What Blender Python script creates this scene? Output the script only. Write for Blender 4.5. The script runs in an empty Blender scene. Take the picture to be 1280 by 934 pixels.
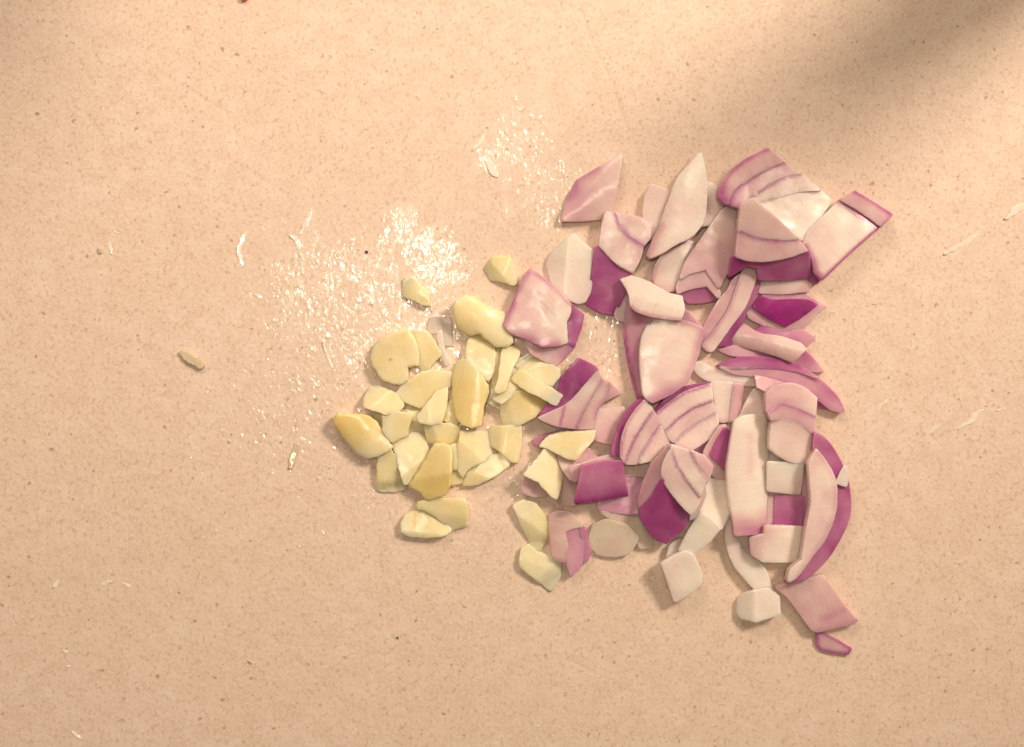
import bpy, math, random
import numpy as np
from mathutils import Vector, noise
from mathutils.geometry import delaunay_2d_cdt
random.seed(7)
RNG = np.random.default_rng(7)

# ------------------------------------------------------------------ scale, camera, light
MM = 0.001
S = 0.16 * MM            # one photograph pixel on the worktop
HC = 0.29                # camera height above the worktop
scene = bpy.context.scene
COL = scene.collection

cam = bpy.data.cameras.new("camera")
cam.sensor_width = 36
cam.angle = 2 * math.atan(640 * S / HC)
cam.clip_start, cam.clip_end = 0.01, 20
co = bpy.data.objects.new("camera", cam)
co.location = (0, 0, HC)
COL.objects.link(co)
scene.camera = co

world = bpy.data.worlds.new("World")
scene.world = world
world.use_nodes = True
bg = world.node_tree.nodes["Background"]
bg.inputs[0].default_value = (1.0, 0.74, 0.48, 1)
bg.inputs[1].default_value = 0.13

def area(name, loc, target, size, power, colr):
    l = bpy.data.lights.new(name, 'AREA')
    l.shape = 'DISK'
    l.size = size
    l.energy = power
    l.color = colr
    o = bpy.data.objects.new(name, l)
    o.location = loc
    o.rotation_euler = (Vector(target) - Vector(loc)).to_track_quat('-Z', 'Y').to_euler()
    COL.objects.link(o)
    return o

area("key_lamp", (0.42, 0.34, 0.48), (-0.00, 0.085, 0), 0.16, 0.66, (1.0, 0.83, 0.66)).data.spread = math.radians(66)
area("top_fill_lamp", (-0.10, 0.32, 0.28), (-0.02, 0.06, 0), 0.16, 0.66, (1.0, 0.81, 0.63))  # added fill past the top edge, so brightness falls off downwards
area("ceiling_lamp", (-0.078, 0.122, 1.15), (0, 0.02, 0), 0.13, 2.8, (1.0, 0.86, 0.68))

scene.view_settings.view_transform = 'Standard'
scene.view_settings.look = 'None'
scene.view_settings.exposure = 0.0
scene.view_settings.gamma = 1.0
scene.cycles.max_bounces = 8
scene.cycles.use_adaptive_sampling = True

# ------------------------------------------------------------------ materials
def new_mat(name):
    m = bpy.data.materials.new(name)
    m.use_nodes = True
    nt = m.node_tree
    return m, nt, nt.nodes["Principled BSDF"]

def N(nt, typ, **kw):
    n = nt.nodes.new(typ)
    for k, v in kw.items():
        setattr(n, k, v)
    return n

def math_node(nt, op, a, b=None, clamp=False):
    n = N(nt, 'ShaderNodeMath', operation=op, use_clamp=clamp)
    for i, v in enumerate((a, b)):
        if v is None: continue
        if isinstance(v, (int, float)): n.inputs[i].default_value = v
        else: nt.links.new(v, n.inputs[i])
    return n.outputs[0]

def noise_node(nt, vec, scale, detail=3, rough=0.5, dist=0.0):
    n = N(nt, 'ShaderNodeTexNoise')
    nt.links.new(vec, n.inputs['Vector'])
    n.inputs['Scale'].default_value = scale
    n.inputs['Detail'].default_value = detail
    n.inputs['Roughness'].default_value = rough
    n.inputs['Distortion'].default_value = dist
    return n.outputs['Fac']

def ramp(nt, fac, stops):
    n = N(nt, 'ShaderNodeValToRGB')
    cr = n.color_ramp
    while len(cr.elements) < len(stops): cr.elements.new(0.5)
    for e, (p, c) in zip(cr.elements, stops):
        e.position = p
        e.color = (c, c, c, 1) if isinstance(c, (int, float)) else (*c, 1)
    nt.links.new(fac, n.inputs[0])
    return n.outputs[0]

def mix(nt, fac, a, b, mode='MIX'):
    n = N(nt, 'ShaderNodeMix', data_type='RGBA', blend_type=mode)
    for sock, v in ((n.inputs[0], fac), (n.inputs[6], a), (n.inputs[7], b)):
        if isinstance(v, (int, float)): sock.default_value = v
        elif isinstance(v, tuple): sock.default_value = (*v, 1)
        else: nt.links.new(v, sock)
    return n.outputs[2]

def mapped(nt, vec, scale, rot=0.0):
    n = N(nt, 'ShaderNodeMapping')
    n.inputs['Scale'].default_value = scale
    n.inputs['Rotation'].default_value = (0, 0, rot)
    nt.links.new(vec, n.inputs['Vector'])
    return n.outputs[0]

def bump(nt, height, dist, strength, normal=None):
    n = N(nt, 'ShaderNodeBump')
    n.inputs['Distance'].default_value = dist
    if isinstance(strength, (int, float)): n.inputs['Strength'].default_value = strength
    else: nt.links.new(strength, n.inputs['Strength'])
    nt.links.new(height, n.inputs['Height'])
    if normal is not None: nt.links.new(normal, n.inputs['Normal'])
    return n.outputs[0]

def worktop_material():
    m, nt, b = new_mat("speckled_worktop")
    tc = N(nt, 'ShaderNodeTexCoord').outputs['Object']
    cloud = noise_node(nt, tc, 38, 4, 0.6)
    mid = noise_node(nt, tc, 260, 3, 0.6)
    fine = noise_node(nt, tc, 1900, 2, 0.6)
    sp_v = mapped(nt, tc, (1.0, 0.75, 1.0), math.radians(-28))
    sp1 = noise_node(nt, sp_v, 1250, 2, 0.6)
    sp2 = noise_node(nt, mapped(nt, tc, (0.7, 1.0, 1.0), 0.6), 620, 2, 0.5)
    sp3 = noise_node(nt, tc, 700, 1, 0.4)
    base = mix(nt, ramp(nt, cloud, [(0.35, 0.0), (0.68, 1.0)]), (0.765, 0.598, 0.478), (0.808, 0.652, 0.535))
    base = mix(nt, ramp(nt, mid, [(0.36, 0.0), (0.62, 0.75)]), base, (0.715, 0.530, 0.415))
    base = mix(nt, ramp(nt, fine, [(0.46, 0.0), (0.68, 0.7)]), base, (0.840, 0.700, 0.560))
    base = mix(nt, ramp(nt, sp1, [(0.555, 0.0), (0.69, 0.62)]), base, (0.560, 0.385, 0.260))
    base = mix(nt, ramp(nt, sp2, [(0.655, 0.0), (0.74, 0.42)]), base, (0.500, 0.340, 0.225))
    base = mix(nt, ramp(nt, sp3, [(0.72, 0.0), (0.77, 0.6)]), base, (0.300, 0.190, 0.120))
    # smears of dried food, each where it lies on the worktop
    st = N(nt, 'ShaderNodeAttribute', attribute_name="stain").outputs['Fac']
    base = mix(nt, math_node(nt, 'MULTIPLY', st, 0.5), base, (0.640, 0.450, 0.290))
    nt.links.new(base, b.inputs['Base Color'])
    wet = N(nt, 'ShaderNodeAttribute', attribute_name="wet").outputs['Fac']
    patch = noise_node(nt, mapped(nt, tc, (1.0, 0.62, 1.0), 0.45), 480, 5, 0.80, 1.2)
    # the juice film breaks up into beads: wet only where noise stays under the wetness
    w = math_node(nt, 'ADD', math_node(nt, 'MULTIPLY', wet, 0.42), patch)
    w = ramp(nt, w, [(0.77, 0.0), (0.85, 1.0)])
    w = math_node(nt, 'MULTIPLY', w, ramp(nt, noise_node(nt, mapped(nt, tc, (1.0, 0.6, 1.0), 0.5), 1500, 2, 0.6, 0.8), [(0.40, 0.0), (0.50, 1.0)]))
    rgh = mix(nt, w, mix(nt, wet, (0.50,) * 3, (0.38,) * 3), (0.17,) * 3)
    nt.links.new(rgh, b.inputs['Roughness'])
    b.inputs['IOR'].default_value = 1.45
    dry = noise_node(nt, tc, 950, 2, 0.5)
    bead = noise_node(nt, mapped(nt, tc, (1.0, 0.6, 1.0), 0.4), 1050, 1, 0.4, 0.5)
    n1 = bump(nt, dry, 0.00025, math_node(nt, 'SUBTRACT', 0.35, math_node(nt, 'MULTIPLY', w, 0.3)))
    n2 = bump(nt, bead, 0.0006, math_node(nt, 'MULTIPLY', w, math_node(nt, 'SUBTRACT', 0.75, math_node(nt, 'MULTIPLY', wet, 0.69))), n1)
    sc = N(nt, 'ShaderNodeAttribute', attribute_name="scratch").outputs['Fac']
    n3 = bump(nt, math_node(nt, 'MULTIPLY', sc, -1.0), 0.0002, 0.8, n2)
    nt.links.new(n3, b.inputs['Normal'])
    cw = math_node(nt, 'MULTIPLY', w, 0.75)
    nt.links.new(cw, b.inputs['Coat Weight'])
    b.inputs['Coat Roughness'].default_value = 0.14
    nt.links.new(n3, b.inputs['Coat Normal'])
    return m

def flesh_material(name, sss, rough, radius, transm=0.0, fibre=1.0, coat=0.22, alpha=1.0):
    m, nt, b = new_mat(name)
    tc = N(nt, 'ShaderNodeNewGeometry').outputs['Position']
    c = N(nt, 'ShaderNodeVertexColor', layer_name="pigment").outputs['Color']
    uv = N(nt, 'ShaderNodeUVMap', uv_map="grain").outputs[0]
    fib = noise_node(nt, mapped(nt, uv, (1.0, 0.09, 1.0)), 1700, 3, 0.6)
    blot = noise_node(nt, tc, 420, 3, 0.55)
    fine = noise_node(nt, tc, 2600, 2, 0.5)
    c = mix(nt, ramp(nt, fib, [(0.35, 0.0), (0.75, 0.55 * fibre)]), c, (0.87, 0.84, 0.84), 'MULTIPLY')
    c = mix(nt, ramp(nt, blot, [(0.3, 0.0), (0.8, 0.5)]), c, (0.90, 0.86, 0.86), 'MULTIPLY')
    c = mix(nt, ramp(nt, fine, [(0.45, 0.0), (0.75, 0.6)]), c, (1.10, 1.07, 1.06), 'MULTIPLY')
    nt.links.new(c, b.inputs['Base Color'])
    rr = ramp(nt, blot, [(0.3, rough - 0.09), (0.7, rough + 0.12)])
    nt.links.new(rr, b.inputs['Roughness'])
    b.inputs['Subsurface Weight'].default_value = sss
    b.inputs['Subsurface Radius'].default_value = radius
    b.inputs['Subsurface Scale'].default_value = 1.0
    b.inputs['Transmission Weight'].default_value = transm
    b.inputs['Alpha'].default_value = alpha
    b.inputs['IOR'].default_value = 1.38
    b.inputs['Coat Weight'].default_value = coat
    b.inputs['Coat Roughness'].default_value = 0.18
    n1 = bump(nt, fib, 0.00012, 0.45 * fibre)
    n2 = bump(nt, fine, 0.00005, 0.6, n1)
    n3 = bump(nt, blot, 0.0003, 0.22, n2)
    nt.links.new(n3, b.inputs['Normal'])
    return m

MAT = {
    'onion': flesh_material("red_onion_flesh", 0.80, 0.31, (0.0026, 0.0023, 0.0022), fibre=0.7),
    'clear': flesh_material("translucent_onion_flesh", 0.5, 0.30, (0.002, 0.0018, 0.0017), alpha=0.72),
    'garlic': flesh_material("garlic_flesh", 0.80, 0.38, (0.0026, 0.0024, 0.0018), fibre=0.5, coat=0.3),
}
def plain(name, colr, rough, transm=0.0, coat=0.0, bumpy=0.0):
    m, nt, b = new_mat(name)
    tc = N(nt, 'ShaderNodeTexCoord').outputs['Object']
    nz = noise_node(nt, tc, 900, 3, 0.6)
    c = mix(nt, nz, tuple(x * 0.8 for x in colr), colr)
    nt.links.new(c, b.inputs['Base Color'])
    b.inputs['Roughness'].default_value = rough
    b.inputs['Transmission Weight'].default_value = transm
    b.inputs['Coat Weight'].default_value = coat
    b.inputs['IOR'].default_value = 1.4
    if bumpy: nt.links.new(bump(nt, nz, 0.0003, bumpy), b.inputs['Normal'])
    return m
MAT['juice'] = plain("juice_glare_white", (0.96, 0.86, 0.74), 0.2, 0.0, 0.8, 0.3)  # white base paints glare on wet streaks, besides pale residue
MAT['skin_scrap'] = plain("dry_skin_scrap", (0.82, 0.66, 0.46), 0.45, 0.15, 0.3, 0.5)
MAT['crumb'] = plain("dark_crumb", (0.06, 0.035, 0.02), 0.6)
MAT['red'] = plain("red_scrap", (0.75, 0.12, 0.06), 0.3)
MAT['shade_caster'] = plain("dark_shade_caster", (0.03, 0.03, 0.02), 0.2)  # for the two blockers added out of view

# ------------------------------------------------------------------ geometry helpers
def px2w(p, z=0.0):
    k = S * (HC - z) / HC
    return ((p[0] - 640) * k, (467 - p[1]) * k)

def arr_w(pts, z=0.0):
    return np.array([px2w(p, z) for p in pts])

def smooth_outline(pts, corner=32, step=0.00030, rough=0.00004, seed=0):
    """closed outline: bends below the corner angle are rounded, sharp corners stay; resampled evenly"""
    P = np.array(pts, float)
    n = len(P)
    out = []
    d_in = P - np.roll(P, 1, 0)
    d_out = np.roll(P, -1, 0) - P
    ang = [abs(math.degrees(math.atan2(a[0]*b[1]-a[1]*b[0], a @ b))) for a, b in zip(d_in, d_out)]
    sharp = [a > corner for a in ang]
    for i in range(n):
        p0, p1, p2, p3 = P[i-1], P[i], P[(i+1) % n], P[(i+2) % n]
        L = np.linalg.norm(p2 - p1)
        if L < 1e-7: continue
        def tang(a, b, c, is_sharp, fwd):
            if is_sharp: return (c - b) if fwd else (b - a)
            t = c - a
            return t / (np.linalg.norm(t) + 1e-12) * L
        t1 = tang(p0, p1, p2, sharp[i], True)
        t2 = tang(p1, p2, p3, sharp[(i+1) % n], False)
        k = max(1, int(round(L / step)))
        for j in range(k):
            t = j / k
            h = (2*t**3-3*t**2+1)*p1 + (t**3-2*t**2+t)*t1 + (-2*t**3+3*t**2)*p2 + (t**3-t**2)*t2
            out.append(h)
    Q = np.array(out)
    nx = np.roll(Q, -1, 0) - np.roll(Q, 1, 0)
    nx = np.stack([nx[:, 1], -nx[:, 0]], 1)
    nx /= np.linalg.norm(nx, axis=1)[:, None] + 1e-12
    w = np.array([noise.noise(Vector((q[0]*1400, q[1]*1400, seed*3.1))) + 0.6*noise.noise(Vector((q[0]*450, q[1]*450, seed*1.7))) for q in Q])
    Q = Q + nx * (w * rough)[:, None]
    a = np.sum(Q[:, 0]*np.roll(Q[:, 1], -1) - np.roll(Q[:, 0], -1)*Q[:, 1])
    return Q if a > 0 else Q[::-1].copy()

def inside(poly, X, Y):
    r = np.zeros(X.shape, bool)
    x0, y0 = poly[:, 0], poly[:, 1]
    x1, y1 = np.roll(x0, -1), np.roll(y0, -1)
    for a, b, c, d in zip(x0, y0, x1, y1):
        if b == d: continue
        m = ((b > Y) != (d > Y)) & (X < (c - a) * (Y - b) / (d - b) + a)
        r ^= m
    return r

def seg_dist(X, Y, pl, closed=True):
    P = np.asarray(pl, float)
    Q = np.roll(P, -1, 0) if closed else P[1:]
    if not closed: P = P[:-1]
    best = np.full(X.shape, 1e9)
    for (ax, ay), (bx, by) in zip(P, Q):
        dx, dy = bx - ax, by - ay
        L = dx*dx + dy*dy + 1e-18
        t = np.clip(((X-ax)*dx + (Y-ay)*dy) / L, 0, 1)
        d = (X - ax - t*dx)**2 + (Y - ay - t*dy)**2
        np.minimum(best, d, out=best)
    return np.sqrt(best)

STOPS = {
    'onion': [(0.0, (0.935, 0.855, 0.750)), (0.18, (0.865, 0.700, 0.650)), (0.38, (0.715, 0.470, 0.495)), (0.65, (0.560, 0.250, 0.390)), (1.0, (0.395, 0.078, 0.270)), (1.3, (0.215, 0.014, 0.120))],
    'garlic': [(0.0, (0.930, 0.840, 0.590)), (0.5, (0.880, 0.740, 0.400)), (1.0, (0.800, 0.625, 0.235)), (1.3, (0.50, 0.34, 0.09))],
}
STOPS['clear'] = [(0.0, (0.97, 0.84, 0.66))] + [(x, (min(1, r*1.12), g*1.04, b)) for x, (r, g, b) in STOPS['onion'][1:]]
def pigment(kind, t):
    st = STOPS.get(kind, STOPS['onion'])
    xs = [s[0] for s in st]
    return np.stack([np.interp(t, xs, [s[1][k] for s in st]) for k in range(3)], 1)

# the height already taken by the things below, so that every piece rests on what is under it
GX, GY, GS = -0.115, -0.085, 0.0004
GW, GH = int(0.23 / GS), int(0.17 / GS)
HM = np.zeros((GH, GW))

def hm_window(poly):
    i0 = max(0, int((poly[:, 0].min()-GX)/GS)-1); i1 = min(GW, int((poly[:, 0].max()-GX)/GS)+2)
    j0 = max(0, int((poly[:, 1].min()-GY)/GS)-1); j1 = min(GH, int((poly[:, 1].max()-GY)/GS)+2)
    X, Y = np.meshgrid(GX+(np.arange(i0, i1)+.5)*GS, GY+(np.arange(j0, j1)+.5)*GS)
    return i0, i1, j0, j1, X, Y

def shape_fields(o, poly, bend):
    """returns bend(x,y) of the whole piece in metres, zero mean edge"""
    if not bend: return lambda X, Y: np.zeros_like(X)
    ang, amt = bend[0], bend[1] * MM
    a = math.radians(ang)
    ux, uy = -math.sin(a), math.cos(a)
    pr = poly[:, 0]*ux + poly[:, 1]*uy
    c, h = (pr.max()+pr.min())/2, (pr.max()-pr.min())/2 + 1e-9
    return lambda X, Y: amt * (1 - np.clip((X*ux+Y*uy-c)/h, -1.1, 1.1)**2)

def rest_plane(polys, bendf, maxtilt=0.34, erode=0.0006):
    """lowest resting position: the plane z=c+a*dx+b*dy above everything already placed whose centre is lowest"""
    xs, ys, hs = [], [], []
    for poly in polys:
        i0, i1, j0, j1, X, Y = hm_window(poly)
        m = inside(poly, X, Y)
        X2, Y2, H2 = X[m], Y[m], HM[j0:j1, i0:i1][m]
        if len(X2) > 12:
            d = seg_dist(X2, Y2, poly)
            k = d > erode
            if k.sum() > 6: X2, Y2, H2 = X2[k], Y2[k], H2[k]
        xs.append(X2); ys.append(Y2); hs.append(H2)
    X, Y, Hh = map(np.concatenate, (xs, ys, hs))
    cx, cy = X.mean(), Y.mean()
    Hh = Hh - bendf(X, Y)
    dx, dy = X-cx, Y-cy
    f = lambda a, b: (Hh - a*dx - b*dy).max()
    best = (f(0, 0), 0, 0)
    r = maxtilt
    ca = cb = 0.0
    for it in range(9):
        for a in np.linspace(ca-r, ca+r, 7):
            for b in np.linspace(cb-r, cb+r, 7):
                if a*a+b*b > maxtilt**2: continue
                v = f(a, b) + 1e-7*(a*a+b*b)
                if v < best[0]: best = (v, a, b)
        ca, cb = best[1], best[2]
        r *= 0.5
    return best[0], best[1], best[2], cx, cy

def build_mesh(name, poly_px, zc, plane, bendf, t, kind, o, seed):
    c0, pa, pb, cx, cy = plane
    base_poly = arr_w(poly_px, zc)
    rough = o.get('jag', 0.05) * MM
    Q = smooth_outline(base_poly, o.get('corner', 20 if kind == 'garlic' else 27), o.get('step', 0.00030), rough, seed)
    gm = o.get('grow', 1.6) * S
    if gm:
        g0 = np.roll(Q, -1, 0) - np.roll(Q, 1, 0)
        g0 = np.stack([g0[:, 1], -g0[:, 0]], 1); g0 /= np.linalg.norm(g0, axis=1)[:, None] + 1e-12
        Q = Q + g0 * gm
    nb = len(Q)
    r = o.get('r', 0.30) * MM * o.get('rs', 0.32)
    pts = [tuple(q) for q in Q]
    nrm = np.roll(Q, -1, 0) - np.roll(Q, 1, 0)
    nrm = np.stack([nrm[:, 1], -nrm[:, 0]], 1)
    nrm /= np.linalg.norm(nrm, axis=1)[:, None] + 1e-12
    extra = []
    for dd in (0.22*r, 0.6*r, 1.05*r):
        R = Q - nrm*dd
        ds = seg_dist(R[:, 0], R[:, 1], Q)
        ok = (ds > dd*0.85) & inside(Q, R[:, 0], R[:, 1])
        extra.append(R[ok])
    g = o.get('grid', 0.00042)
    xs = np.arange(Q[:, 0].min(), Q[:, 0].max(), g)
    ys = np.arange(Q[:, 1].min(), Q[:, 1].max(), g)
    if len(xs) and len(ys):
        X, Y = np.meshgrid(xs, ys)
        rr = np.random.default_rng(seed)
        X = X + rr.uniform(-.2, .2, X.shape)*g; Y = Y + rr.uniform(-.2, .2, Y.shape)*g
        X, Y = X.ravel(), Y.ravel()
        m = inside(Q, X, Y)
        X, Y = X[m], Y[m]
        if len(X):
            k = seg_dist(X, Y, Q) > 1.05*r + 0.3*g
            extra.append(np.stack([X[k], Y[k]], 1))
    E = np.concatenate(extra) if extra else np.zeros((0, 2))
    allp = [Vector((p[0]*1000, p[1]*1000)) for p in np.concatenate([Q, E])]
    vo, eo, fo, ov, oe, of = delaunay_2d_cdt(allp, [], [list(range(nb))], 1, 1e-5)
    V = np.array([(v[0], v[1]) for v in vo]) / 1000
    # index of boundary vertices in the output
    where = {}
    for i, lst in enumerate(ov):
        for k in lst: where[k] = i
    ring = [where[i] for i in range(nb) if i in where]
    n = len(V)
    X, Y = V[:, 0], V[:, 1]
    d = seg_dist(X, Y, Q)
    d[ring] = 0
    pxX, pxY = X*HC/(S*(HC-zc))+640, 467-Y*HC/(S*(HC-zc))
    low = c0 + pa*(X-cx) + pb*(Y-cy) + bendf(X, Y)
    T = low + t + o.get('dz', 0)*MM
    if 'sl' in o:
        a = math.radians(o['sl'][0]); pr = pxX*math.cos(a) - pxY*math.sin(a)
        q = np.array(poly_px, float); pq = q[:, 0]*math.cos(a) - q[:, 1]*math.sin(a)
        T = T - o['sl'][1]*MM*np.clip((pr-pq.min())/(pq.max()-pq.min()), 0, 1)
    if 'dome' in o:
        T = T + shape_fields(o, Q, o['dome'])(X, Y) - o['dome'][1]*MM*0.5
    for (x0, y0, x1, y1, sx, sy, sl) in o.get('ridge', []):
        L = math.hypot(x1-x0, y1-y0)
        sd = ((x1-x0)*(pxY-y0)-(y1-y0)*(pxX-x0))/L
        sg = (x1-x0)*(sy-y0)-(y1-y0)*(sx-x0)
        sd = sd*(1 if sg > 0 else -1)
        sd = np.where(sd > 3, sd-1.5, np.where(sd > 0, sd*sd/6, 0))
        T = T - sd*S*sl
    wr = random.Random(seed*13+5); wa = wr.uniform(0, 6.283); ws = wr.uniform(.03, o.get('wedge', .05 if o.get('multi') else .16))
    T = T + ws*((X-X.mean())*math.cos(wa)+(Y-Y.mean())*math.sin(wa))
    if kind == 'garlic' and not o.get('ridge') and not o.get('dome') or o.get('facet'):
        for q in range(2):
            fa = wr.uniform(0, 6.283); hw = 0.5*math.sqrt(abs(np.ptp(X)*np.ptp(Y)))
            sd = (X-X.mean())*math.cos(fa)+(Y-Y.mean())*math.sin(fa) - hw*wr.uniform(.0, .5)
            T = T - np.clip(sd, 0, None)*wr.uniform(.15, .5)
    lump = np.array([noise.noise(Vector((x*260, y*260, seed*2.3))) for x, y in V]) * o.get('lump', 0.16)*0.75*MM
    lump += np.array([noise.noise(Vector((x*900, y*900, seed*1.3))) for x, y in V]) * 0.035*MM
    T = T + lump
    T = np.maximum(T, low + max(0.45*MM, 0.25*t) if t > 0.6*MM else low + 0.5*t)
    core = T.copy()
    dc = np.clip(r-d, 0, r)
    rnd = r - np.sqrt(np.maximum(r*r-dc*dc, 0))
    T = T - np.minimum(rnd, (T-low)*0.48)
    B = low + np.minimum(0.5*rnd, (T-low)*0.4)
    verts = [(x, y, z) for x, y, z in zip(X, Y, T)]
    verts += [(x, y, z) for x, y, z in zip(X, Y, B)]
    faces = [tuple(f) for f in fo]
    faces += [tuple(n+i for i in reversed(f)) for f in fo]
    nr = len(ring)
    prev = ring
    rows = []
    RP = V[ring]
    rn = np.roll(RP, -1, 0)-np.roll(RP, 1, 0)
    rn = np.stack([rn[:, 1], -rn[:, 0]], 1); rn /= np.linalg.norm(rn, axis=1)[:, None]+1e-12
    bul = o.get('bulge', 0.06)*MM
    draft = o.get('draft', 0.0)*MM
    wallh = (T-B)[ring]
    for k in (0.25, 0.5, 0.75):
        off = bul*4*k*(1-k) + draft*k
        start = len(verts)
        for j, i in enumerate(ring):
            verts.append((X[i]+rn[j, 0]*off, Y[i]+rn[j, 1]*off, T[i]*(1-k)+B[i]*k))
        rows.append(list(range(start, start+nr)))
    if draft:
        for j, i in enumerate(ring):
            v = verts[n+i]; verts[n+i] = (v[0]+rn[j, 0]*draft, v[1]+rn[j, 1]*draft, v[2])
    chain = [ring] + rows + [[n+i for i in ring]]
    for A, Bq in zip(chain[:-1], chain[1:]):
        for j in range(nr):
            k = (j+1) % nr
            faces.append((A[j], Bq[j], Bq[k], A[k]))
    me = bpy.data.meshes.new(name)
    me.from_pydata(verts, [], faces)
    me.polygons.foreach_set('use_smooth', [True]*len(me.polygons))
    # pigment: how purple (onion) or how yellow (garlic) the flesh is at each vertex
    VA = np.array(verts)
    vx, vy = VA[:, 0]*HC/(S*(HC-zc))+640, 467-VA[:, 1]*HC/(S*(HC-zc))
    tint = np.full(len(VA), float(o.get('t', 0.2)))
    if 'grad' in o:
        x0, y0, x1, y1, a0, a1 = o['grad']
        L2 = (x1-x0)**2+(y1-y0)**2
        q = np.clip(((vx-x0)*(x1-x0)+(vy-y0)*(y1-y0))/L2, 0, 1)
        tint = a0+(a1-a0)*q
    np_ = len(poly_px)
    for (i0, i1, stg, wid) in o.get('e', []):
        idx = [k % np_ for k in range(i0, (i1 if i1 >= i0 else i1+np_)+1)]
        dd = seg_dist(vx, vy, [poly_px[k] for k in idx], False)
        tint = np.maximum(tint, tint*0.0 + stg*np.exp(-(dd/wid)**2) + tint*(1-np.exp(-(dd/wid)**2)))
    for (pl, stg, wid) in o.get('vein', []):
        dd = seg_dist(vx, vy, pl, False)
        k = np.exp(-(dd/wid)**2)
        tint = stg*k + tint*(1-k)
    nz = np.array([noise.noise(Vector((v[0]*330, v[1]*330, v[2]*330+seed))) for v in verts])
    nz2 = np.array([noise.noise(Vector((v[0]*120, v[1]*120, seed*1.9))) for v in verts])
    if kind == 'garlic': tint = tint + nz*0.16 + nz2*0.30
    else:
        rim = seg_dist(vx, vy, poly_px)
        tint = tint + nz*(0.06+0.10*np.clip(tint, 0, 1)) + nz2*np.where(tint > .6, .26, .15) + np.where(tint < 0.6, 0.01+0.02*np.exp(-(rim/5.0)**2), 0)
    side = np.zeros(len(VA)); 
    colr = pigment(kind, np.clip(tint, 0, 1.3))
    if 'rgb' in o: colr = colr*0.15 + np.array(o['rgb'])*0.85*(1+0.5*nz[:, None])
    ca = me.color_attributes.new("pigment", 'FLOAT_COLOR', 'POINT')
    ca.data.foreach_set('color', np.concatenate([colr, np.ones((len(colr), 1))], 1).ravel())
    ga = math.radians(o.get('grain', random.Random(seed).uniform(0, 180)))
    uvl = me.uv_layers.new(name="grain")
    li = np.zeros(len(me.loops), int); me.loops.foreach_get('vertex_index', li)
    gu = VA[:, 0]*math.cos(ga)+VA[:, 1]*math.sin(ga)+VA[:, 2]*0.6; gv = -VA[:, 0]*math.sin(ga)+VA[:, 1]*math.cos(ga)
    uvl.data.foreach_set('uv', np.stack([gu[li], gv[li]], 1).ravel())
    me.materials.append(MAT[kind])
    me.update()
    return me, Q, (X, Y, core, low)

PIECES = []
def piece(order, name, cat, group, label, parts, t=2.5, kind='onion', bend=None, tilt=0.30, z=None, **shared):
    """parts: list of (part name, outline in photograph pixels, options); one entry makes a thing that is one mesh"""
    PIECES.append(dict(order=order, name=name, cat=cat, group=group, label=label, parts=parts, t=t, kind=kind, bend=bend, tilt=tilt, shared=shared))

def place_all():
    seed = 11
    for p in sorted(PIECES, key=lambda q: q['order']):
        seed += 7
        t = p['t']*0.82*MM
        zc = t
        for it in range(2):
            polys = [arr_w(pp[1], zc) for pp in p['parts']]
            allp = np.concatenate(polys)
            bendf = shape_fields(None, allp, p['bend'])
            plane = rest_plane(polys, bendf, p['tilt'])
            zc = plane[0] + t + (abs(p['bend'][1])*MM*0.6 if p['bend'] else 0)
        polys = [arr_w(pp[1], zc) for pp in p['parts']]
        bendf = shape_fields(None, np.concatenate(polys), p['bend'])
        origin = Vector((plane[3], plane[4], max(0, plane[0])))
        single = len(p['parts']) == 1
        if not single:
            root = bpy.data.objects.new(p['name'], None)
            root.empty_display_size = 0.002
            root.location = origin
            COL.objects.link(root)
        for k, (pn, poly, o) in enumerate(p['parts']):
            oo = dict(p['shared']); oo.update(o)
            if not single: oo['multi'] = True
            kind = oo.get('kind', p['kind'])
            me, Q, fld = build_mesh(p['name'] if single else pn, poly, zc, plane, bendf, t*oo.get('th', 1.0), kind, oo, seed+k)
            me.transform(__import__('mathutils').Matrix.Translation(-origin))
            ob = bpy.data.objects.new(p['name'] if single else pn, me)
            COL.objects.link(ob)
            if single:
                ob.location = origin; root = ob
            else:
                ob.parent = root
            if oo.get('label') and not single: ob['label'] = oo['label']
            i0, i1, j0, j1, X, Y = hm_window(Q)
            m = inside(Q, X, Y)
            # top surface sampled back on the height map by nearest vertex
            vx, vy, vt, vl = fld
            if m.any():
                gx, gy = X[m], Y[m]
                near = ((gx[:, None]-vx[None])**2+(gy[:, None]-vy[None])**2).argmin(1)
                sub = HM[j0:j1, i0:i1]
                sub[m] = np.maximum(sub[m], vt[near])
        root['label'] = p['label']; root['category'] = p['cat']
        if p['group']: root['group'] = p['group']
# ------------------------------------------------------------------ the chopped garlic
GG, GR = "chopped garlic in the left heap", "garlic pieces among the onion"
def garlic(order, label, pts, group=GG, t=2.6, **o):
    bend = o.pop('bend', None)
    o.setdefault('r', 0.32); o.setdefault('lump', 0.16); o.setdefault('t', 0.3); o.setdefault('jag', 0.17)
    piece(order, "garlic_piece", "garlic piece", group, label, [("garlic", pts, o)], t=t, kind='garlic', bend=bend)

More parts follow.
